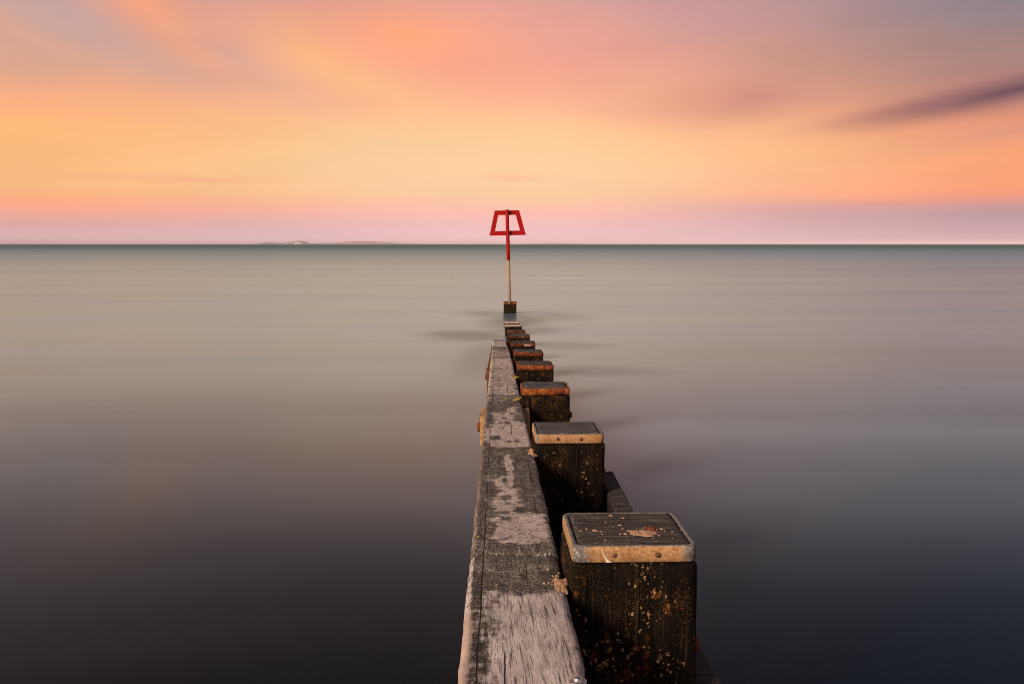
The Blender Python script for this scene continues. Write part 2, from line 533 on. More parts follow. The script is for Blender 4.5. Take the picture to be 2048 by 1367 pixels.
def mat_post(name, brown=0.3, lichen=1.0, rusty=0.5):
    m, t, b = material(name)
    o = t.obj_coord()
    r = t.rand()
    off = t.comb(t.math('MULTIPLY', r, 37), t.math('MULTIPLY', r, 11), t.math('MULTIPLY', r, 23))
    p = t.vmath('ADD', o, off)
    px, py, pz = t.sep(p)
    ver = t.comb(t.math('MULTIPLY', px, 40), t.math('MULTIPLY', py, 40), t.math('MULTIPLY', pz, 4))
    grain = t.noise(ver, 1.0, 6, 0.65)
    blot = t.noise(p, 13, 6, 0.65)
    fine = t.noise(p, 110, 4, 0.7)
    base = t.ramp(t.math('ADD', t.math('MULTIPLY', grain, 0.5), t.math('MULTIPLY', fine, 0.5)),
                  [(0.36, (0.0018, 0.0015, 0.0013)), (0.54, (0.006, 0.0045, 0.0035)), (0.68, (0.035, 0.022, 0.013))])
    flk = t.math('MULTIPLY', t.smooth(t.noise(p, 190, 3, 0.6), 0.57, 0.66), t.smooth(blot, 0.40, 0.62, 0.15, 1.0))
    base = t.mix(t.math('MULTIPLY', flk, 0.8), base, t.ramp(blot, [(0.4, (0.075, 0.042, 0.018)), (0.62, (0.14, 0.062, 0.018))]))
    bm_ = t.math('MULTIPLY', t.smooth(t.math('ADD', t.math('MULTIPLY', blot, 0.6), t.math('MULTIPLY', fine, 0.4)), 0.62 - 0.16 * brown, 0.72 - 0.08 * brown), 0.35 + 0.6 * brown)
    c = t.mix(bm_, base, t.ramp(fine, [(0.3, (0.020, 0.009, 0.003)), (0.7, (0.11, 0.052, 0.018))]))
    lines = t.noise(t.comb(t.math('MULTIPLY', px, 150), t.math('MULTIPLY', py, 150), t.math('MULTIPLY', pz, 5)), 1.0, 4, 0.6, 0.6)
    c = t.mix(t.math('MULTIPLY', t.smooth(lines, 0.56, 0.66), 0.55), c, (0.055, 0.034, 0.018))
    split = t.smooth(t.noise(t.comb(t.math('MULTIPLY', px, 60), t.math('MULTIPLY', py, 60), t.math('MULTIPLY', pz, 1.6)), 1.0, 3, 0.5, 0.5), 0.60, 0.64)
    c = t.mix(split, c, (0.0015, 0.0012, 0.001))
    # orange spots
    wob = t.vmath('SCALE', t.noise(p, 60, 3, 0.6, out='Color'))
    wob.node.inputs['Scale'].default_value = 0.022
    pw = t.vmath('ADD', t.vmath('MULTIPLY', p, (1, 1, 0.72)), wob)
    vo = t.voronoi(pw, 38)
    spot = t.math('SUBTRACT', vo['Distance'], t.math('MULTIPLY', t.math('SUBTRACT', fine, 0.5), 0.9))
    gate = t.sep(vo['Color'])[0]
    os_ = t.math('MULTIPLY', t.smooth(spot, 0.42, 0.26), t.smooth(gate, 1 - 0.16 * rusty, 1 - 0.14 * rusty))
    c = t.mix(t.math('MULTIPLY', os_, 0.5), c, t.ramp(fine, [(0.35, (0.06, 0.018, 0.004)), (0.65, (0.24, 0.08, 0.014))]))
    # pale lichen / barnacle rings
    l_all = None
    for sc, dens, rad in ((46, 0.20, 0.34), (80, 0.20, 0.40), (150, 0.18, 0.42)):
        vl = t.voronoi(t.vmath('ADD', pw, (sc, 2, 5)), sc)
        d = t.math('SUBTRACT', vl['Distance'], t.math('MULTIPLY', t.math('SUBTRACT', fine, 0.5), 0.8))
        g = t.sep(vl['Color'])[1]
        patch = t.smooth(t.noise(p, 7, 3, 0.5), 0.42, 0.62)
        k = t.math('MULTIPLY', t.smooth(d, rad, rad - 0.12), t.smooth(t.math('ADD', g, t.math('MULTIPLY', patch, dens * lichen)), 1.0, 1.01))
        l_all = k if l_all is None else t.math('MAXIMUM', l_all, k)
    c = t.mix(t.math('MULTIPLY', l_all, 0.9), c, t.ramp(fine, [(0.3, (0.16, 0.09, 0.035)), (0.65, (0.46, 0.30, 0.15))]))
    wz = t.sep(t.n.new('ShaderNodeNewGeometry').outputs['Position'])[2]
    tide = t.smooth(t.math('ADD', wz, t.math('MULTIPLY', t.math('SUBTRACT', blot, 0.5), 0.35)), 0.20, 0.06)
    c = t.mix(t.math('MULTIPLY', tide, 0.85), c, t.ramp(fine, [(0.35, (0.003, 0.003, 0.002)), (0.65, (0.022, 0.024, 0.008))]))
    t.put(b.inputs['Base Color'], c)
    t.put(b.inputs['Roughness'], t.smooth(fine, 0.3, 0.7, 0.7, 0.95))
    b.inputs['Specular IOR Level'].default_value = 0.1
    h = t.math('ADD', t.math('MULTIPLY', grain, 0.7), t.math('MULTIPLY', fine, 0.3))
    h = t.math('SUBTRACT', t.math('ADD', h, t.math('MULTIPLY', lines, 0.4)), t.math('MULTIPLY', split, 0.8))
    h = t.math('ADD', h, t.math('MULTIPLY', l_all, 0.5))
    t.put(b.inputs['Normal'], t.bump(h, 0.6, 0.006))
    return m


def mat_band(name, rust):
    m, t, b = material(name)
    o = t.obj_coord()
    r = t.rand()
    p = t.vmath('ADD', o, t.comb(t.math('MULTIPLY', r, 31), r, r))
    fine = t.noise(p, 130, 5, 0.7)
    blot = t.noise(p, 16, 5, 0.6)
    if rust:
        mixv = t.math('ADD', t.math('MULTIPLY', fine, 0.6), t.math('MULTIPLY', blot, 0.4))
        mixv = t.math('SUBTRACT', mixv, t.attr('age'))
        c = t.ramp(mixv, [(0.38, (0.010, 0.006, 0.004)), (0.46, (0.075, 0.018, 0.007)), (0.53, (0.26, 0.060, 0.012)), (0.60, (0.46, 0.17, 0.035)), (0.70, (0.66, 0.36, 0.13))])
        b.inputs['Roughness'].default_value = 0.85
    else:
        c = t.ramp(fine, [(0.32, (0.20, 0.105, 0.045)), (0.48, (0.42, 0.245, 0.115)), (0.66, (0.60, 0.38, 0.20))])
        c = t.mix(t.smooth(blot, 0.42, 0.70, 0.0, 0.55), c, (0.26, 0.11, 0.04))
        worn = t.math('ADD', t.attr('worn'), t.math('MULTIPLY', t.math('SUBTRACT', blot, 0.5), 1.0))
        k = t.smooth(t.math('ADD', worn, t.math('MULTIPLY', t.math('SUBTRACT', fine, 0.5), 2.0)), 0.35, 0.65)
        c = t.mix(k, c, t.ramp(fine, [(0.32, (0.05, 0.05, 0.054)), (0.52, (0.17, 0.16, 0.158)), (0.68, (0.46, 0.43, 0.42))]))
        b.inputs['Roughness'].default_value = 0.7
    t.put(b.inputs['Base Color'], c)
    b.inputs['Specular IOR Level'].default_value = 0.3
    t.put(b.inputs['Normal'], t.bump(t.math('ADD', fine, t.math('MULTIPLY', blot, 0.5)), 0.5, 0.004 if rust else 0.0015))
    return m


def mat_cap(name, a, bcol, cc, rough=0.85):
    m, t, b = material(name)
    o = t.obj_coord()
    r = t.rand()
    p = t.vmath('ADD', o, t.comb(t.math('MULTIPLY', r, 31), r, r))
    px, py, pz = t.sep(p)
    bend = t.math('ADD', py, t.math('MULTIPLY', t.noise(p, 5, 2, 0.5), 0.09))
    grain = t.noise(t.comb(t.math('MULTIPLY', px, 6), t.math('MULTIPLY', bend, 95), 0.0), 1.0, 5, 0.65)
    fine = t.noise(p, 140, 4, 0.7)
    k = t.math('ADD', t.math('MULTIPLY', grain, 0.6), t.math('MULTIPLY', fine, 0.4))
    c = t.ramp(k, [(0.38, a), (0.51, bcol), (0.64, cc)])
    t.put(b.inputs['Base Color'], c)
    b.inputs['Roughness'].default_value = rough
    b.inputs['Specular IOR Level'].default_value = 0.25
    t.put(b.inputs['Normal'], t.bump(k, 0.7, 0.006))
    return m


def mat_simple(name, c0, c1, scale=60, rough=0.7, bump=0.3, metal=0.0, dist=0.003, stretch=None):
    m, t, b = material(name)
    o = t.obj_coord()
    if stretch:
        o = t.vmath('MULTIPLY', o, stretch)
    n = t.noise(o, scale, 5, 0.65)
    t.put(b.inputs['Base Color'], t.ramp(n, [(0.35, c0), (0.65, c1)]))
    b.inputs['Roughness'].default_value = rough
    b.inputs['Metallic'].default_value = metal
    b.inputs['Specular IOR Level'].default_value = 0.3
    t.put(b.inputs['Normal'], t.bump(n, bump, dist))
    return m


def mat_red():
    m, t, b = material('red_paint')
    p = t.obj_coord()
    n = t.noise(p, 22, 5, 0.65)
    sp = t.smooth(t.noise(p, 70, 2, 0.5), 0.70, 0.74)
    c = t.ramp(n, [(0.3, (0.20, 0.0015, 0.0015)), (0.5, (0.36, 0.0022, 0.002)), (0.7, (0.46, 0.006, 0.005))])
    rs = t.smooth(t.noise(p, 7, 6, 0.7), 0.54, 0.66)
    c = t.mix(t.math('MULTIPLY', rs, 0.65), c, (0.085, 0.012, 0.006))
    c = t.mix(t.math('MULTIPLY', sp, 0.7), c, (0.62, 0.42, 0.34))
    t.put(b.inputs['Base Color'], c)
    b.inputs['Roughness'].default_value = 0.55
    b.inputs['Specular IOR Level'].default_value = 0.18
    return m


M = {
    'sea': mat_sea(),
    'plank': mat_plank(),
    'post_near': mat_post('tarred_post_with_lichen', 0.35, 1.0, 0.9),
    'post': mat_post('tarred_post', 0.55, 0.25, 0.2),
    'post_brown': mat_post('weedy_brown_post', 1.0, 0.15, 0.4),
    'tan': mat_band('tan_band', False),
    'rust': mat_band('rusted_band', True),
    'cap': mat_cap('grey_end_grain', (0.014, 0.013, 0.013), (0.055, 0.049, 0.046), (0.22, 0.19, 0.17)),
    'cap_blue': mat_cap('blue_grey_end_grain', (0.018, 0.018, 0.020), (0.075, 0.073, 0.076), (0.27, 0.25, 0.24)),
    'cap_pale': mat_cap('pale_sanded_top', (0.20, 0.14, 0.12), (0.55, 0.43, 0.37), (0.74, 0.60, 0.52)),
    'sidewood': mat_cap('dark_side_timber', (0.006, 0.005, 0.004), (0.028, 0.019, 0.013), (0.11, 0.075, 0.05)),
    'weedwood': mat_simple('weed_stained_timber', (0.05, 0.022, 0.008), (0.24, 0.115, 0.030), 35, 0.85, 0.6, dist=0.008),
    'endwood': mat_simple('ochre_end_timber', (0.30, 0.16, 0.06), (0.56, 0.34, 0.16), 60, 0.85, 0.5),
    'iron': mat_simple('rusted_iron', (0.05, 0.014, 0.006), (0.24, 0.075, 0.020), 90, 0.85, 0.6),
    'screw': mat_simple('brown_screw', (0.05, 0.025, 0.015), (0.16, 0.09, 0.05), 120, 0.6, 0.3),
    'zinc': mat_simple('galvanised_steel', (0.42, 0.40, 0.40), (0.72, 0.70, 0.70), 70, 0.32, 0.2, metal=0.9),
    'sand': mat_simple('dry_sand', (0.36, 0.20, 0.12), (0.62, 0.40, 0.26), 160, 0.95, 0.9, dist=0.004),
    'white': mat_simple('white_paint', (0.62, 0.55, 0.52), (0.82, 0.78, 0.76), 90, 0.6, 0.2),
    'red': mat_red(),
    'pole': mat_simple('tan_steel_pole', (0.27, 0.185, 0.125), (0.46, 0.33, 0.235), 18, 0.55, 0.2, stretch=(1, 1, 0.15)),
    'weed': mat_simple('dark_weed', (0.010, 0.007, 0.004), (0.06, 0.035, 0.015), 80, 0.6, 0.5),
    'leaf': mat_simple('yellow_weed', (0.30, 0.20, 0.02), (0.58, 0.42, 0.06), 80, 0.6, 0.4),
    'down': mat_simple('hazed_downland', (0.16, 0.155, 0.17), (0.21, 0.205, 0.215), 0.004, 0.95, 0.0),  # base colour paled: part of the distance haze is painted in
    'chalk': mat_simple('chalk_cliff', (0.62, 0.58, 0.52), (0.80, 0.77, 0.70), 0.02, 0.95, 0.0),
}

# ------------------------------------------------------------------ sea
S = 90000
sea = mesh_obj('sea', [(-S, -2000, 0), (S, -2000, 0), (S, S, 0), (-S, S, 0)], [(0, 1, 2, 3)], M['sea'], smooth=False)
tag(sea, 'smooth grey sea reaching to the horizon', 'sea', kind='structure')


# ------------------------------------------------------------------ far coast
def ridge(name, prof, y0, depth, mat, label, cliff=None):
    """a range of hills: prof = [(x, height)], rising steeply from the sea at y0 and running back"""
    xs = [p[0] for p in prof]
    hs = [p[1] for p in prof]
    nx, ny = 120, 14
    X = np.linspace(xs[0], xs[-1], nx)
    Hh = np.interp(X, xs, hs)
    verts, faces = [], []
    for j in range(ny):
        f = j / (ny - 1)
        g = math.sin(math.pi * min(1.0, 0.12 + 0.88 * f)) ** 0.5 if 0 < f < 1 else 0.0
        for i in range(nx):
            n = noise.noise(Vector((X[i] * 0.004, f * 3.0, y0 * 0.001)))
            k = math.sin(math.pi * min(0.999, 0.03 + 0.97 * f)) ** 0.6 if j not in (0, ny - 1) else 0
            hgt = Hh[i] * k * (1 + 0.06 * n)
            verts.append((X[i], y0 + depth * f + 60 * n, hgt - (2 if k == 0 else 0)))
    for j in range(ny - 1):
        for i in range(nx - 1):
            a = j * nx + i
            faces.append((a, a + 1, a + nx + 1, a + nx))
    o = mesh_obj(name, verts, faces, mat)
    tag(o, label, 'hills', kind='structure')
    return o


head = ridge('headland', [(-5189, 0), (-5110, 18), (-5038, 32), (-4990, 42), (-4918, 46), (-4868, 37), (-4788, 27), (-4680, 28),
                          (-4588, 32), (-4488, 48), (-4387, 66), (-4317, 72), (-4250, 64), (-4205, 45), (-4189, 0)],
             20000, 900, M['down'], 'small hazy headland with pale cliffs on the horizon')
ridge('distant_hills', [(-5250, 0), (-5100, 32), (-4900, 38), (-4700, 36), (-4450, 50), (-4250, 74), (-4000, 80), (-3750, 78), (-3500, 64),
                        (-3250, 56), (-3100, 40), (-2950, 22), (-2500, 8), (-2100, 0)], 25500, 1500, M['down'],
      'low faint line of hills on the horizon right of the headland')
ridge('faint_hill', [(300, 0), (600, 10), (1050, 22), (1450, 52), (1750, 40), (2100, 22), (2600, 8), (3200, 0)], 36000, 2000, M['down'],
      'barely visible low hill on the horizon right of the red marker')


def cliff(x0, x1, pts_top):
    verts, faces = [], []
    n = 24
    for i in range(n + 1):
        f = i / n
        x = x0 + (x1 - x0) * f
        top = np.interp(f, [p[0] for p in pts_top], [p[1] for p in pts_top])
        for k in range(6):
            g = k / 5
            yy = 19940 + 90 * g + 14 * noise.noise(Vector((x * 0.05, g * 2, 1)))
            verts.append((x, yy, -2 + (top + 2) * g))
    for i in range(n):
        for k in range(5):
            a = i * 6 + k
            faces.append((a, a + 6, a + 7, a + 1))
    # back closes the block so that it has a body
    b0 = len(verts)
    for i in range(n + 1):
        verts.append((x0 + (x1 - x0) * i / n, 20150, -2))
    for i in range(n):
        faces.append((i * 6 + 5, (i + 1) * 6 + 5, b0 + i + 1, b0 + i))
    return mesh_obj('cliff', verts, faces, M['chalk'], head)


cliff(-4375, -4192, [(0, 3), (0.12, 30), (0.3, 50), (0.5, 44), (0.75, 30), (1, 18)])
cliff(-4570, -4480, [(0, 2), (0.4, 18), (0.7, 20), (1, 2)])

# ------------------------------------------------------------------ groyne
GA = math.atan(0.0150)            # the line of the groyne turns a little to the left
BASE = (0.15, 2.0, 0.0)
groyne = empty('timber_groyne', BASE)
tag(groyne, 'long weathered timber groyne with capped posts running out into the sea', 'groyne')


def zp(y):
    return 0.885 - 0.0457 * (y - 2.466)


def xl(y):
    return -0.117 - 0.0139 * (y - 2.52)


def xr(y):
    return 0.139 - 0.0167 * (y - 2.52)


FILM_C = [(0.155, 6.424), (0.208, 6.424), (0.191, 6.166), (0.199, 6.055), (0.176, 5.949), (0.183, 5.726), (0.218, 5.688), (0.245, 5.593), (0.25, 4.995), (0.251, 4.879), (0.233, 4.795), (0.158, 4.782), (0.072, 4.768), (0.033, 4.851), (0.007, 4.995), (0.006, 5.396), (0.039, 5.484), (0.06, 5.805), (0.051, 6.099), (0.113, 6.099), (0.131, 6.234)]
STREAK = [(0.119, 4.686), (0.152, 4.686), (0.138, 4.488), (0.146, 4.287), (0.146, 4.068), (0.143, 3.87), (0.138, 3.762), (0.12, 3.762), (0.115, 3.87), (0.118, 4.138), (0.106, 4.386), (0.118, 4.531)]
FILM_B = [(0.082, 3.983), (0.113, 3.991), (0.11, 3.95), (0.096, 3.934), (0.095, 3.823), (0.123, 3.762), (0.158, 3.704), (0.16, 3.661), (0.139, 3.661), (0.158, 3.605), (0.158, 3.473), (0.146, 3.411), (0.145, 3.35), (0.152, 3.315), (0.186, 3.315), (0.212, 3.304), (0.248, 3.292), (0.251, 3.067), (0.254, 2.952), (0.196, 2.889), (0.127, 2.88), (0.042, 2.934), (0.041, 2.999), (0.065, 3.048), (0.046, 3.236), (0.061, 3.247), (0.082, 3.258), (0.082, 3.374), (0.054, 3.473), (0.073, 3.605), (0.093, 3.661), (0.102, 3.704), (0.079, 3.792), (0.076, 3.901)]
HOLES = [(0.113, 6.034, .014), (0.117, 5.845, .016), (0.172, 6.034, .022), (0.093, 5.612, .014), (0.138, 5.631, .018), (0.067, 5.078, .03), (0.131, 4.944, .014), (0.176, 4.98, .016),
         (0.11, 3.585, .02), (0.108, 3.327, .016), (0.107, 3.23, .014), (0.063, 3.315, .018), (0.115, 3.473, .010)]
BARE = [(0.044, 2.433), (0.153, 2.424), (0.231, 2.449), (0.254, 2.449), (0.27, 2.359), (0.27, 1.2), (0.043, 1.2), (0.041, 2.055), (0.042, 2.254)]
CRACK_A = [(0.044, 2.744), (0.036, 2.622), (0.038, 2.449), (0.041, 2.183), (0.04, 2.025), (0.04, 1.854), (0.042, 1.2)]
CRACK_B = [(0.037, 4.641), (0.044, 4.016), (0.04, 3.633), (0.049, 3.292), (0.04, 3.128)]


def sdist(poly, U, V, k=1.0):
    """signed distance (positive inside) of points to a polygon, numpy"""
    d = np.full(U.shape, 1e9)
    ins = np.zeros(U.shape, bool)
    n = len(poly)
    for i in range(n):
        x0, y0 = poly[i]
        x1, y1 = poly[(i + 1) % n]
        ex, ey = x1 - x0, y1 - y0
        tt = np.clip(((U - x0) * ex + (V - y0) * ey) / (ex * ex + ey * ey + 1e-12), 0, 1)
        d = np.minimum(d, np.hypot(U - x0 - tt * ex, V - y0 - tt * ey))
        c = ((y0 > V) != (y1 > V)) & (U < (x1 - x0) * (V - y0) / (y1 - y0 + 1e-12) + x0)
        ins ^= c
    return np.where(ins, d, -d)


def ldist(line, U, V):
    d = np.full(U.shape, 1e9)
    for i in range(len(line) - 1):
        x0, y0 = line[i]
        x1, y1 = line[i + 1]
        ex, ey = x1 - x0, y1 - y0
        tt = np.clip(((U - x0) * ex + (V - y0) * ey) / (ex * ex + ey * ey), 0, 1)
        d = np.minimum(d, np.hypot(U - x0 - tt * ex, V - y0 - tt * ey))
    return d


def board(y0, y1, seed, dz0=0.0, dz1=0.0, dxl=0.0, dxr=0.0, thick=0.085, step=0.012, film=None, label=None):
    """one capping plank of the groyne between y0 and y1, rounded and worn along its edges"""
    nl = max(12, int((y1 - y0) / step))
    nt = 26
    rr = 0.012
    prof = []            # (across 0..1 part, down) outline of the top and both sides
    for k in range(nt + 1):
        prof.append((k / nt, 0.0))
    yy = np.linspace(y0, y1, nl + 1)
    verts, at = [], []
    ncol = nt + 1 + 2 * 4
    oy = (y0 + y1) / 2
    ox = (xl(oy) + xr(oy)) / 2
    oz = zp(oy)
    for yv in yy:
        f = (yv - y0) / (y1 - y0)
        L, Rr = xl(yv) + dxl, xr(yv) + dxr
        Z = zp(yv) + dz0 + (dz1 - dz0) * f
        endfall = 0.004 * (math.exp(-(yv - y0) / 0.012) + math.exp(-(y1 - yv) / 0.012))
        wl = 0.004 * noise.noise(Vector((yv * 3.1, seed, 1))) + 0.0025 * noise.noise(Vector((yv * 17, seed, 2)))
        wr = 0.004 * noise.noise(Vector((yv * 2.7, seed, 5))) + 0.0025 * noise.noise(Vector((yv * 19, seed, 6)))
        chip = max(0.0, noise.noise(Vector((yv * 6, seed, 9))) - 0.28) * 0.045
        L += wl
        Rr += wr - chip * 0.5
        row = []
        row.append((L + 0.002, -thick))
        row.append((L, -thick * 0.55))
        row.append((L, -rr * 1.6))
        row.append((L + rr * 0.35, -rr * 0.55))
        for k in range(nt + 1):
            u = k / nt
            x = L + rr + (Rr - L - 2 * rr) * u
            row.append((x, 0.0))
        row.append((Rr - rr * 0.35, -rr * 0.55 - chip * 0.3))
        row.append((Rr, -rr * 1.6 - chip * 0.5))
        row.append((Rr, -thick * 0.55))
        row.append((Rr - 0.002, -thick))
        for i, (x, dz) in enumerate(row):
            n = 0.0
            if 3 <= i <= ncol - 4:
                n = 0.0035 * noise.noise(Vector((x * 9, yv * 3, seed))) + 0.0018 * noise.noise(Vector((x * 60, yv * 7, seed + 3)))
            verts.append((x - ox, yv - oy, Z + dz + n - endfall - oz))
            at.append((x - xl(yv), yv))
    faces = []
    for a in range(nl):
        for k in range(ncol - 1):
            p = a * ncol + k
            faces.append((p, p + 1, p + ncol + 1, p + ncol))
        faces.append((a * ncol + ncol - 1, a * ncol, (a + 1) * ncol, (a + 1) * ncol + ncol - 1))
    faces.append(tuple(range(ncol - 1, -1, -1)))
    faces.append(tuple(nl * ncol + k for k in range(ncol)))
    o = mesh_obj('capping_plank', verts, faces, M['plank'], groyne, (ox, oy, oz))
    me = o.data
    U = np.array([a[0] for a in at])
    V = np.array([a[1] for a in at])
    kc = np.tile(np.arange(ncol), nl + 1)
    fl = np.zeros(U.shape)
    ba = np.full(U.shape, -0.6)
    cr = np.zeros(U.shape)
    ed = np.zeros(U.shape)
    if film == 'near':
        ba = 0.5 + sdist(BARE, U, V) / 0.10
        ba = np.minimum(ba, 0.30 + 0.75 * np.clip((U - 0.03) / 0.09, 0, 1))
        ba = np.where(U < 0.014, 0.75, ba)
        cr = np.clip(1 - ldist(CRACK_A, U, V) / 0.006, 0, 1)
        fl = np.full(U.shape, 0.12)
        ed = np.where(kc <= 5, 0.9, 0.0) * np.clip((2.5 - V) / 0.3, 0, 1)
        ed = np.maximum(ed, np.where(kc >= ncol - 6, 0.7, 0.0) * np.clip((2.45 - V) / 0.2, 0, 1))
    elif film == 'second':
        fl = np.maximum(sdist(STREAK, U, V) / 0.03, sdist(FILM_B, U, V) / 0.07)
        for hx, hy, hr in HOLES:
            fl = np.minimum(fl, (np.hypot(U - hx, (V - hy) * 0.5) - hr) / 0.03)
        fl = 0.5 + np.clip(fl, -0.75, 0.42) - 0.22 * np.clip((3.35 - V) / 0.45, 0, 1)
        cr = 0.6 * np.clip(1 - ldist(CRACK_B, U, V) / 0.006, 0, 1)
        ed = np.where((kc <= 4) | (kc >= ncol - 5), 0.62, 0.0)
    elif film == 'third':
        fl = sdist(FILM_C, U, V) / 0.08
        for hx, hy, hr in HOLES:
            fl = np.minimum(fl, (np.hypot(U - hx, (V - hy) * 0.35) - hr) / 0.03)
        fl = 0.5 + np.clip(fl, -0.7, 0.28)
        ed = np.where((kc <= 4) | (kc >= ncol - 5), 0.55, 0.0)
    elif film:
        fl = np.interp(V, film[0], film[1])
        ed = np.where((kc <= 4) | (kc >= ncol - 5), 0.5, 0.0)
    for nm, arr in (('film', fl), ('bare', ba), ('crack', cr), ('edge', ed)):
        a = me.attributes.new(nm, 'FLOAT', 'POINT')
        a.data.foreach_set('value', arr.astype(np.float32))
    a = me.attributes.new('board', 'FLOAT_VECTOR', 'POINT')
    a.data.foreach_set('vector', np.stack([U, V, np.full(U.shape, seed * 3.7)], 1).astype(np.float32).ravel())
    if label:
        o['label'] = label
    return o


plank_near = board(1.15, 2.795, 1, film='near', label='nearest plank, pale bare wood with long drying cracks')
board(2.803, 4.565, 2, dz0=0.004, dz1=0.002, film='second', label='plank with a pale streak of dried sand running down it')
board(4.573, 6.60, 3, dz0=-0.004, dz1=0.004, film='third', label='plank with a pinkish pitted film of sand')
board(6.608, 9.66, 4, dz0=-0.010, dz1=0.0, film=([6.6, 6.75, 7.2, 7.3, 8.0, 9.0, 9.4, 9.66], [0.30, 0.40, 0.42, 0.62, 0.58, 0.62, 0.62, 0.45]))
board(9.668, 11.10, 5, dz0=0.0, dz1=0.0, film=([9.66, 9.8, 10.8, 11.1], [0.5, 0.70, 0.76, 0.55]))
board(11.108, 13.40, 6, dz0=-0.006, dz1=-0.004, film=([11.1, 11.3, 12.2, 13.0, 13.4], [0.36, 0.50, 0.56, 0.40, 0.34]))
board(13.408, 16.4, 7, dz0=-0.004, dz1=-0.085, dxr=-0.012, film=([13.4, 13.6, 16.4], [0.62, 0.80, 0.82]))
board(16.408, 19.6, 8, dz0=-0.085, dz1=-0.20, dxr=-0.03, film=([16.4, 19.6], [0.5, 0.4]))

# wall of horizontal planks under the capping, one length per bay
JOINTS = [1.15, 2.80, 4.57, 6.604, 9.664, 11.104, 13.404, 16.404]
for b in range(len(JOINTS) - 1):
    y0, y1 = JOINTS[b] + 0.004, JOINTS[b + 1] - 0.004
    for c in range(3):
        rings = []
        for y in (y0, (y0 + y1) / 2, y1):
            zt = zp(y) - 0.09 - 0.245 * c - (0.06 if b == 6 else 0)
            x0 = xl(y) + (0.012 if c == 0 else 0.02) - (0.042 if b >= 4 else 0.0)
            x1 = xr(y) - 0.02
            rings.append([(x0, y, zt - 0.24), (x1, y, zt - 0.24), (x1, y, zt - 0.006), (x1 - 0.006, y, zt), (x0 + 0.006, y, zt), (x0, y, zt - 0.006)])
        cx, cy, cz = (xl(y0) + xr(y0)) / 2, (y0 + y1) / 2, zp(y0) - 0.2 - 0.245 * c
        rings = [[(p[0] - cx, p[1] - cy, p[2] - cz) for p in r] for r in rings]
        v, f = loft(rings)
        mesh_obj('wall_plank', v, f, M['weedwood'] if b >= 4 else M['sidewood'], groyne, (cx, cy, cz), smooth=False)


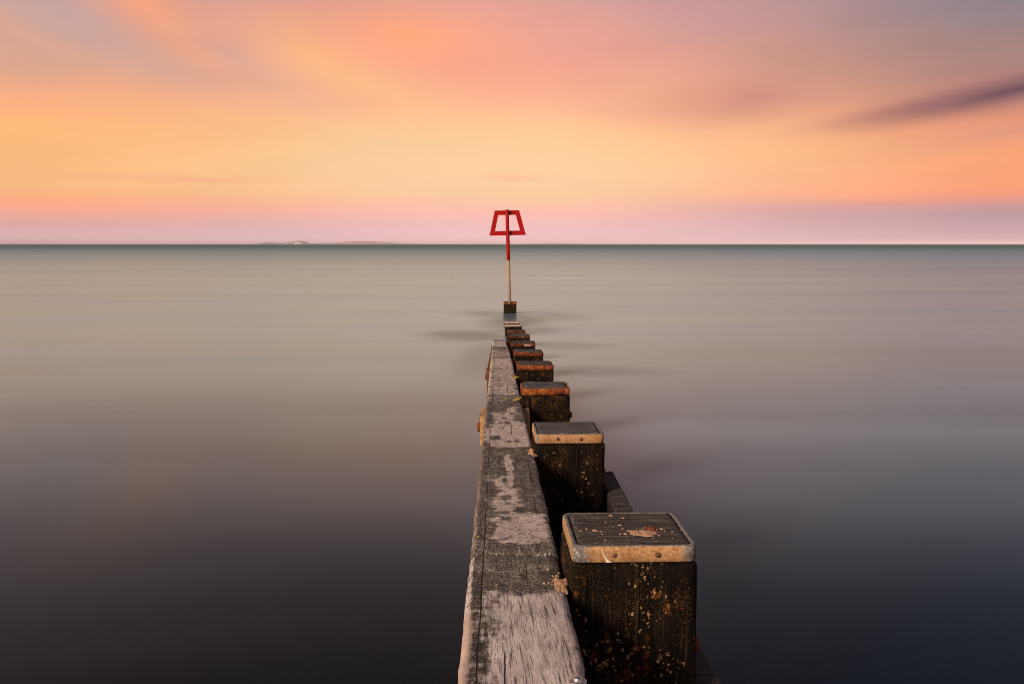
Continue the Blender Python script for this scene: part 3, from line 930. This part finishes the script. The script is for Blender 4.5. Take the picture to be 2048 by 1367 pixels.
# --- posts
def make_post(x, y, ztop, seed, kind, label):
    """square pile, its rounded band and its inset timber top; (x, y) is the middle of the front face"""
    W = 0.32
    cx, cy = x - math.sin(GA) * W / 2, y + W / 2
    band_h = 0.044
    wood = {1: 'post_near', 3: 'post_brown'}.get(kind, 'post')
    zb = -1.2
    z_body = ztop - band_h - 0.004
    out = round_rect(W + 0.004, W + 0.004, 0.022, 12, 3)
    n = max(10, int((z_body - max(zb, -0.15)) / 0.035))
    zs = [zb] + list(np.linspace(max(-0.15, zb + 0.01), z_body - 0.006, n)) + [z_body]
    rings = []
    for i, z in enumerate(zs):
        ring = []
        for (px, py) in out:
            d = Vector((px, py)).normalized()
            a = 0.0045 * noise.noise(Vector((px * 38, py * 38 + seed * 9, z * 2.5))) + 0.003 * noise.noise(Vector((px * 8, py * 8, z * 4 + seed * 5)))
            a += 0.006 * math.sin(2.2 * (z_body - z) + seed) * 0.5
            if i == len(zs) - 1:
                a -= 0.006
            ring.append((px + d.x * a, py + d.y * a, z))
        rings.append(ring)
    v, f = loft(rings)
    post = mesh_obj('post', v, f, M[wood], groyne, (cx, cy, 0), GA)
    if label:
        post['label'] = label

    # band: a rounded collar with an open middle
    bmat = M['tan'] if kind in (1, 2) else M['post_brown'] if kind == 9 else M['rust']
    seg = 14
    T = 0.013
    o1 = round_rect(W, W, 0.024, seg, 5)
    i1 = round_rect(W - 2 * T, W - 2 * T, 0.014, seg, 5)
    bv = 0.003 if kind in (1, 2) else 0.005
    o2 = round_rect(W - 2 * bv, W - 2 * bv, 0.021, seg, 5)
    levels = [(o2, -band_h), (o1, -band_h + bv), (o1, -band_h * 0.5), (o1, -bv), (o2, 0.0), (i1, 0.0), (i1, -band_h)]
    rings = []
    for li, (pts, z) in enumerate(levels):
        jit = 0.0018 if kind in (1, 2) else 0.0055
        rings.append([(p[0] * (1 + jit * 8 * noise.noise(Vector((p[0] * 20, p[1] * 20, z * 60 + seed)))),
                       p[1] * (1 + jit * 8 * noise.noise(Vector((p[0] * 20, p[1] * 20, z * 60 + seed + 4)))), z) for p in pts])
    v, f = loft(rings, cap=False)
    nn = len(o1)
    for j in range(nn):
        k = (j + 1) % nn
        f.append((6 * nn + j, 6 * nn + k, k, j))
    band = mesh_obj('band', v, f, bmat, post, (cx, cy, ztop), GA)
    me = band.data
    ag = me.attributes.new('age', 'FLOAT', 'POINT')
    ag.data.foreach_set('value', np.full(len(me.vertices), {4: 0.0, 3: -0.01}.get(seed, 0.035 + 0.012 * max(0, seed - 5)), np.float32))
    wn = me.attributes.new('worn', 'FLOAT', 'POINT')
    vals = []
    for (px, py, pz) in v:
        corner = max(0.0, 1 - math.hypot(abs(px) - W / 2, abs(py) - W / 2) / (0.075 if kind == 1 else 0.03))
        top = 1.15 if pz > -0.002 else 0.0
        rim = 0.35 * max(0, (pz + 0.012) / 0.012)
        val = max(corner * (1.2 if px < 0 or kind == 1 else 0.6), top, rim) - 0.1
        if px < -W / 2 + 0.004 and pz <= -0.002:
            val = 0.0 if abs(py) < 0.13 else val * 0.6
        vals.append(val)
    wn.data.foreach_set('value', np.array(vals, np.float32))

    # inset timber top
    cm = {1: 'cap', 2: 'cap_blue', 9: 'cap_pale'}.get(kind, 'cap_blue' if seed % 2 else 'cap')
    gap = 0.004
    w2 = W - 0.006 if kind == 9 else W - 2 * T - 2 * gap
    nu = 26
    rise = 0.018 if kind == 9 else 0.004
    verts, faces = [], []
    rough = 0.0014 if kind in (1, 2) else 0.0075
    for b_ in range(nu + 1):
        for a_ in range(nu + 1):
            u, t = a_ / nu - 0.5, b_ / nu - 0.5
            px, py = u * w2, t * w2
            r = 0.016
            qx, qy = max(0, abs(px) - w2 / 2 + r), max(0, abs(py) - w2 / 2 + r)
            if qx > 0 and qy > 0:
                m_ = math.hypot(qx, qy)
                if m_ > r:
                    px = math.copysign(abs(px) - qx + qx * r / m_, px)
                    py = math.copysign(abs(py) - qy + qy * r / m_, py)
            e = min(w2 / 2 - abs(px), w2 / 2 - abs(py))
            z = rise - 0.004 * math.exp(-e / 0.004)
            z += rough * noise.noise(Vector((px * 14, py * 70, seed * 2.0))) + rough * 0.8 * noise.noise(Vector((px * 90, py * 90, seed)))
            verts.append((px, py, z))
    m1 = nu + 1
    for b_ in range(nu):
        for a_ in range(nu):
            p = b_ * m1 + a_
            faces.append((p, p + 1, p + m1 + 1, p + m1))
    ring = [a_ for a_ in range(nu)] + [b_ * m1 + nu for b_ in range(nu)] + [nu * m1 + nu - a_ for a_ in range(nu)] + [(nu - b_) * m1 for b_ in range(nu)]
    nb = len(verts)
    for p in ring:
        verts.append((verts[p][0], verts[p][1], 0.002 if kind == 9 else -0.046))
    for j in range(len(ring)):
        k = (j + 1) % len(ring)
        faces.append((ring[k], ring[j], nb + j, nb + k))
    faces.append(tuple(nb + j for j in range(len(ring) - 1, -1, -1)))
    mesh_obj('cap_board', verts, faces, M[cm], post, (cx, cy, ztop), GA)
    if seed > 1:
        rr_ = random.Random(seed * 5)
        post.rotation_euler = (R(rr_.uniform(-0.5, 0.5)), R(rr_.uniform(-0.5, 0.5)), GA + R(rr_.uniform(-1.2, 1.2)))
    return post, cx, cy


def screw(post, x, y, z, r, mat='screw', name='screw', nrm=(0, -1, 0)):
    a = Vector((x, y, z))
    n = Vector(nrm)
    o = cylinder(name, a - n * 0.004, a + n * r * 0.32, r, r, M[mat], post, 12, 1, r * 0.3)
    return o


POSTS = [  # middle of front face x, y, top height, look
    (0.311, 2.466, 0.998, 1, 'nearest post, tan banded top with sand on it, black sides spotted with pale lichen'),
    (0.267, 4.546, 0.885, 2, 'second post, smooth tan band with two screws below a blue-grey top'),
    (0.232, 6.626, 0.796, 3, 'third post, brown sides and crusty rusted band'),
    (0.203, 8.706, 0.699, 4, 'fourth post, bright orange rusted band above black sides'),
    (0.175, 10.786, 0.586, 4, None), (0.146, 12.866, 0.480, 4, 'sixth post with white scrawled letters on its rusty band'),
    (0.106, 14.946, 0.385, 4, None), (0.070, 17.026, 0.272, 4, None),
    (0.031, 19.106, 0.180, 9, 'low far post with a pale sanded top'), (0.010, 21.186, 0.075, 9, 'farthest low post of the row, pale top just above the water')]
posts = []
for i, (x, y, zt, kind, lab) in enumerate(POSTS):
    posts.append(make_post(x, y, zt, i + 1, kind, lab))

p1, p1x, p1y = posts[0]
screw(p1, 0.311 - 0.052, 2.4655, 0.998 - 0.024, 0.0065)
screw(p1, 0.311 + 0.058, 2.4655, 0.998 - 0.024, 0.0075)
p2 = posts[1][0]
screw(p2, 0.267 - 0.056, 4.5455, 0.885 - 0.022, 0.0085)
screw(p2, 0.267 + 0.052, 4.5455, 0.885 - 0.024, 0.0085)
# white drip of paint down the band of the nearest post
bm = bmesh.new()
dr = [(-0.087, -0.008, 0.003), (-0.083, -0.016, 0.0035), (-0.078, -0.026, 0.0045), (-0.073, -0.034, 0.0065), (-0.069, -0.040, 0.012), (-0.067, -0.0425, 0.015)]
rows = [[bm.verts.new((dx_ + sx * wd / 2, yy_, dz_)) for sx, yy_ in ((-1, 0.0), (-0.6, -0.0012), (0.6, -0.0012), (1, 0.0))] for dx_, dz_, wd in dr]
for r0, r1 in zip(rows, rows[1:]):
    for k in range(3):
        bm.faces.new((r0[k + 1], r0[k], r1[k], r1[k + 1]))
bm_obj('paint_drip', bm, M['white'], p1, (0.311, 2.4652, 0.998))
# through-bolts that show on the right faces
for idx, zz, dy in ((0, 0.70, 0.10), (1, 0.665, 0.18), (2, 0.592, 0.14), (3, 0.50, 0.15)):
    px, py = POSTS[idx][0] + 0.162, POSTS[idx][1] + dy
    o = cylinder('bolt', (px - 0.01, py, zz), (px + 0.022, py, zz), 0.026, 0.024, M['iron'], posts[idx][0], 6, 1, 0.004)


# white letters scrawled on the sixth band
def strokes(name, lines, origin, parent, wdt, mat):
    bm = bmesh.new()
    for (x0, z0, x1, z1) in lines:
        d = Vector((x1 - x0, z1 - z0))
        L = d.length
        box_bm(bm, ((x0 + x1) / 2, 0, (z0 + z1) / 2), (L + wdt * 0.6, 0.003, wdt), 0, Matrix.Rotation(-math.atan2(d.y, d.x), 3, 'Y'))
    return bm_obj(name, bm, mat, parent, origin)


s6 = POSTS[5]
RW = [(0.0, -0.014, 0.004, 0.014), (0.004, 0.014, 0.020, 0.010), (0.020, 0.010, 0.018, 0.001), (0.018, 0.001, 0.004, -0.001), (0.008, -0.002, 0.022, -0.015),
      (0.034, 0.010, 0.040, -0.013), (0.040, -0.013, 0.050, 0.006), (0.050, 0.006, 0.058, -0.013), (0.058, -0.013, 0.076, 0.006)]
o = strokes('painted_letters', [(a * 1.05, b, c * 1.05, d) for a, b, c, d in RW], (s6[0] + 0.022, s6[1] - 0.004, s6[2] - 0.026), posts[5][0], 0.0055, M['white'])
o['label'] = 'white scrawled letters RW'
s7 = POSTS[6]
for ln in ((0, -0.012, 0.002, 0.012), (0.002, 0.012, 0.020, 0.010), (0.03, 0.0, 0.034, -0.010), (0.07, 0.010, 0.076, 0.006)):
    strokes('paint_mark', [ln], (s7[0] + 0.045, s7[1] - 0.004, s7[2] - 0.026), posts[6][0], 0.004, M['tan'])

# waling along the right faces of the near posts
rings = []
for k in range(70):
    y = 1.0 + (5.0 - 1.0) * k / 69
    x1 = 0.522 - 0.0139 * (y - 4.977) + 0.004 * noise.noise(Vector((y * 6, 2, 1)))
    x0 = x1 - 0.082
    z = 0.602 + 0.004 * noise.noise(Vector((y * 5, 7, 1)))
    e = 0.008 + 0.004 * noise.noise(Vector((y * 9, 1, 4)))
    rings.append([(x0, y, 0.36), (x1, y, 0.36), (x1, y, z - e), (x1 - e, y, z), (x0 + (x1 - x0) * .5, y, z + .002), (x0 + e, y, z), (x0, y, z - e)])
rings = [[(a - 0.5, b - 3, c - 0.5) for a, b, c in r] for r in rings]
v, f = loft(rings)
wal = mesh_obj('waling', v, f, M['cap'], groyne, (0.5, 3, 0.5), smooth=False)
wal['label'] = 'dark level side beam along the right of the near posts'

# packing timber between the capping plank and the nearest post
rings = []
for k in range(14):
    y = 2.50 + 0.27 * k / 13
    top = 0.952 - 0.012 * abs(k - 8) / 8 + 0.01 * noise.noise(Vector((y * 30, 3, 3)))
    if k == 0:
        top -= 0.03
    x0 = xr(y) + 0.004 + 0.003 * noise.noise(Vector((y * 40, 1, 3)))
    x1 = 0.311 - 0.165
    x1 = max(x1, x0 + 0.012)
    rings.append([(x0, y, 0.5), (x1, y, 0.5), (x1, y, top - 0.01), ((x0 + x1) / 2 + 0.004, y, top), (x0 + 0.003, y, top - 0.012), (x0, y, top - 0.03)])
rings = [[(a - 0.14, b - 2.6, c - 0.8) for a, b, c in r] for r in rings]
v, f = loft(rings)
mesh_obj('packing_timber', v, f, M['post_brown'], groyne, (0.14, 2.6, 0.8))

# cross timbers that clasp the planks, sticking out on both sides
for (y0, y1, out_l, out_r, low, lab) in ((6.22, 6.58, 0.030, 0.040, 0.03, 'ochre-ended cross timber with a rusty bolt'), (10.1, 11.0, 0.030, 0.012, 0.03, None)):
    ym = (y0 + y1) / 2
    L, Rr = xl(ym) - out_l, xr(ym) + out_r
    bm = bmesh.new()
    for (a, b_) in ((L, xl(ym) + 0.004), (xr(ym) - 0.004, Rr)):
        pass
    zt = zp(ym) - low
    box_bm(bm, (0, 0, -0.095), (Rr - L, y1 - y0, 0.19), 0.008)
    ct = bm_obj('cross_timber', bm, M['endwood'] if y0 < 7 else M['weedwood'], groyne, ((L + Rr) / 2, ym, zt))
    if lab:
        ct['label'] = lab
    cylinder('bolt', (L + 0.004, y0 + 0.10, zt - 0.085), (L - 0.022, y0 + 0.10, zt - 0.085), 0.034, 0.030, M['iron'], ct, 6, 1, 0.005)
    cylinder('washer', (L + 0.002, y0 + 0.16, zt - 0.05), (L - 0.008, y0 + 0.16, zt - 0.05), 0.045, 0.045, M['iron'], ct, 14, 1, 0.002)

# galvanised bolt near the right edge of the nearest plank
bx, by = xl(1.868) + 0.236, 1.868
cylinder('bolt', (bx, by, zp(by) - 0.004), (bx, by, zp(by) + 0.010), 0.012, 0.0105, M['zinc'], plank_near, 6, 1, 0.0025)
cylinder('washer', (bx, by, zp(by) - 0.004), (bx, by, zp(by) + 0.0025), 0.018, 0.018, M['zinc'], plank_near, 18, 1, 0.001)


# ------------------------------------------------------------------ small loose things
def mound(name, cx, cy, z, rx, ry, h, seed, mat, label, cat, lobes=5, kind=None, crumbs=()):
    verts, faces = [], []
    nr, na = 9, 64
    verts.append((0, 0, h))
    for i in range(1, nr + 1):
        f = i / nr
        for j in range(na):
            a = 2 * math.pi * j / na
            rad = 1 + 0.6 * noise.noise(Vector((math.cos(a) * 1.6, math.sin(a) * 1.6, seed))) + 0.35 * noise.noise(Vector((math.cos(a) * 2.6, math.sin(a) * 2.6, seed + 8)))
            x, y = rx * f * rad * math.cos(a), ry * f * rad * math.sin(a)
            zz = h * (1 - f ** 1.6) * (0.75 + 0.7 * noise.noise(Vector((x * 60, y * 60, seed)))) - (0.006 if i == nr else 0)
            verts.append((x, y, zz))
    for j in range(na):
        faces.append((0, 1 + j, 1 + (j + 1) % na))
    for i in range(nr - 1):
        for j in range(na):
            k = (j + 1) % na
            a, b_ = 1 + i * na, 1 + (i + 1) * na
            faces.append((a + j, b_ + j, b_ + k, a + k))
    for (qx, qy, qr) in crumbs:
        b0 = len(verts)
        m = 9
        for lev, (s_, zz) in enumerate(((1.0, -0.002), (0.8, qr * 0.16), (0.4, qr * 0.28))):
            for j in range(m):
                a = 2 * math.pi * j / m
                rad = qr * s_ * 0.62 * (1 + 0.9 * noise.noise(Vector((math.cos(a) * 1.3, math.sin(a) * 1.3, qx * 50))))
                verts.append((qx - cx + rad * 1.3 * math.cos(a), qy - cy + rad * math.sin(a), zz))
        for lev in range(2):
            for j in range(m):
                k = (j + 1) % m
                faces.append((b0 + lev * m + j, b0 + lev * m + k, b0 + (lev + 1) * m + k, b0 + (lev + 1) * m + j))
        faces.append(tuple(b0 + 2 * m + j for j in range(m)))
    o = mesh_obj(name, verts, faces, mat, None, (cx, cy, z))
    return tag(o, label, cat, kind=kind)


mound('sand', 0.345, 2.568, 1.0025, 0.038, 0.026, 0.004, 3, M['sand'], 'splash of pale dry sand on top of the nearest post', 'sand', kind='stuff',
      crumbs=[(0.221, 2.587, .009), (0.310, 2.708, .007), (0.257, 2.663, .004), (0.293, 2.639, .006), (0.278, 2.734, .008), (0.20, 2.60, .006), (0.182, 2.585, .005), (0.236, 2.578, .005), (0.40, 2.60, .008), (0.425, 2.575, .005), (0.30, 2.555, .006), (0.385, 2.54, .005)] + [(0.345 + random.gauss(0, 0.055), 2.575 + random.gauss(0, 0.03), random.uniform(0.0015, 0.004)) for _ in range(40)])
cylinder('bolt', (0.372, 2.60, 0.998), (0.372, 2.60, 1.010), 0.014, 0.0125, M['iron'], p1, 14, 1, 0.004)
mound('sand', 0.126, 2.50, zp(2.5) + 0.001, 0.020, 0.075, 0.007, 11, M['sand'], 'small drift of brown sand between the nearest plank and post', 'sand', kind='stuff',
      crumbs=[(0.126 - abs(random.gauss(0, 0.022)), 2.53 + random.gauss(0, 0.07), random.uniform(0.002, 0.006)) for _ in range(38)])
mound('sand', 0.098, 4.60, zp(4.6) + 0.001, 0.020, 0.09, 0.012, 17, M['sand'], 'small pinch of ochre sand beside the second post', 'sand', kind='stuff',
      crumbs=[(0.085, 4.52, .008), (0.075, 4.66, .006)])


def scrap(name, pos, size, ang, mat, label, cat, seed, blades=3):
    """a curled leaf-like scrap of weed"""
    verts, faces = [], []
    rnd = random.Random(seed)
    for b_ in range(blades):
        a = ang + rnd.uniform(-0.9, 0.9)
        L = size * rnd.uniform(0.6, 1.1)
        wd = L * rnd.uniform(0.22, 0.34)
        n = 6
        b0 = len(verts)
        th = 0.0025
        for i in range(n + 1):
            f = i / n
            x = L * (f - 0.35)
            z = 0.002 + L * 0.28 * (f ** 2) * rnd.uniform(0.8, 1.2)
            ww = wd * math.sin(math.pi * (0.08 + 0.84 * f))
            for s_, dz in ((-1, 0), (1, 0), (1, th), (-1, th)):
                px, py = x, s_ * ww / 2
                verts.append((px * math.cos(a) - py * math.sin(a), px * math.sin(a) + py * math.cos(a), z + dz + (0.15 * ww if s_ > 0 else 0)))
        for i in range(n):
            for k in range(4):
                p, q = b0 + i * 4 + k, b0 + i * 4 + (k + 1) % 4
                faces.append((p, q, q + 4, p + 4))
        faces.append((b0 + 3, b0 + 2, b0 + 1, b0))
        e = b0 + n * 4
        faces.append((e, e + 1, e + 2, e + 3))
    o = mesh_obj(name, verts, faces, mat, None, pos)
    return tag(o, label, cat)


def onp(u, y):
    return (xl(y) + u, y, zp(y) + 0.002)


scrap('weed_scrap', onp(0.226, 8.48), 0.07, 0.4, M['leaf'], 'yellow scrap of weed on the plank edge beside the fourth post', 'seaweed', 3)
scrap('weed_scrap', onp(0.135, 6.843), 0.045, 1.2, M['leaf'], 'tiny yellow scrap of weed in the middle of the plank beside the third post', 'seaweed', 4, 2)
scrap('weed_scrap', onp(0.205, 6.781), 0.075, 0.1, M['leaf'], 'flat yellow scrap of weed at the plank edge touching the third post', 'seaweed', 6, 3)
scrap('weed_scrap', onp(0.018, 2.984), 0.012, 0.1, M['leaf'], 'tiny yellow speck of weed on the left edge of the streaked plank', 'seaweed', 9, 2)
scrap('weed_tuft', (0.485, 4.95, 0.600), 0.034, 0.2, M['weed'], 'dark tuft of seaweed on the end of the side beam', 'seaweed', 12, 16)
scrap('weed_tuft', (0.36, 6.74, 0.801), 0.04, 0.2, M['weed'], 'dark straggle of seaweed on top of the third post', 'seaweed', 14, 9)

# ------------------------------------------------------------------ red marker beyond the end of the groyne
BX, BY = -0.050, 25.3
mk = empty('groyne_marker', (BX, BY + 0.16, 0))
tag(mk, 'red groyne marker with a trapezoid frame on a tall pole, standing on a timber pile', 'marker')
# pile
out = round_rect(0.325, 0.325, 0.025, 8, 3)
rings = []
for i, z in enumerate([-1.2, -0.1, 0.0, 0.06, 0.12, 0.18, 0.235, 0.27, 0.287, 0.293]):
    ring = []
    for (px, py) in out:
        a = 0.006 * noise.noise(Vector((px * 20, py * 20, z * 9))) - (0.012 if i == 9 else 0.003 if i == 8 else 0)
        d = Vector((px, py)).normalized()
        ring.append((px + d.x * a, py + d.y * a, z))
    rings.append(ring)
v, f = loft(rings)
pile = mesh_obj('pile', v, f, M['post_brown'], mk, (BX, BY + 0.16, 0))
# rusty collar around its head
o1, i1 = round_rect(0.335, 0.335, 0.028, 8, 4), round_rect(0.30, 0.30, 0.02, 8, 4)
rings = [[(p[0], p[1], z) for p in pts] for pts, z in ((o1, -0.045), (o1, 0.0), (i1, 0.0), (i1, -0.045))]
v, f = loft(rings, cap=False)
nn = len(o1)
f += [(3 * nn + j, 3 * nn + (j + 1) % nn, (j + 1) % nn, j) for j in range(nn)]
mesh_obj('collar', v, f, M['rust'], pile, (BX, BY + 0.16, 0.288))
yp = BY
cylinder('lower_pole', (-0.060, yp, 0.25), (-0.0905, yp, 1.36), 0.040, 0.040, M['pole'], mk, 24, 4)
cylinder('red_pole', (-0.0905, yp, 1.353), (-0.126, yp, 2.625), 0.046, 0.046, M['red'], mk, 24, 4, 0.006)
# topmark: four flat bars bolted behind the pole
OUT_ = [(-0.437, 2.603), (0.180, 2.611), (0.353, 1.989), (-0.571, 1.970)]
INN_ = [(-0.346, 2.488), (0.097, 2.493), (0.200, 2.102), (-0.429, 2.087)]
tm = empty('topmark', (0, 0, 0))
tm.parent = mk
tm.location = Vector((-0.118, yp + 0.060, 2.29)) - Vector(mk.location)
for k in range(4):
    a0, a1 = OUT_[k], OUT_[(k + 1) % 4]
    b0, b1 = INN_[k], INN_[(k + 1) % 4]
    vs = []
    for yy in (0.0, 0.012):
        for (x, z) in (a0, a1, b1, b0):
            vs.append((x + 0.118, yy, z - 2.29))
    fs = [(3, 2, 1, 0), (4, 5, 6, 7), (0, 1, 5, 4), (1, 2, 6, 5), (2, 3, 7, 6), (3, 0, 4, 7)]
    o = mesh_obj('bar', vs, fs, M['red'], tm, (0, 0, 0), smooth=False)
    o.location = (0, 0, 0)
for zc in (2.55, 2.035):
    bm = bmesh.new()
    box_bm(bm, (0, 0, 0), (0.115, 0.03, 0.075), 0.004)
    xx = -0.0905 + (-0.126 + 0.0905) * (zc - 1.353) / (2.625 - 1.353)
    br = bm_obj('bracket', bm, M['red'], mk, (xx, yp + 0.045, zc))
    for sx in (-0.075, 0.075):
        cylinder('bolt', (xx + sx, yp + 0.062, zc), (xx + sx, yp + 0.046, zc), 0.014, 0.012, M['iron'], br, 6, 1, 0.002)

# ------------------------------------------------------------------ haze over the sea
bm = bmesh.new()
box_bm(bm, (0, 44000, 43), (184000, 94000, 92))
hm = bpy.data.materials.new('haze')
hm.use_nodes = True
ht = NT(hm.node_tree)
for n in list(ht.n):
    ht.n.remove(n)
vol = ht.n.new('ShaderNodeVolumePrincipled')
vol.inputs['Color'].default_value = (1.0, 0.85, 1.0, 1)
vol.inputs['Density'].default_value = 3.9e-5
vol.inputs['Anisotropy'].default_value = -0.28
ho = ht.n.new('ShaderNodeOutputMaterial')
ht.l.new(vol.outputs[0], ho.inputs['Volume'])
haze = bm_obj('haze', bm, hm)
tag(haze, 'thin evening haze over the sea', 'haze', kind='stuff')
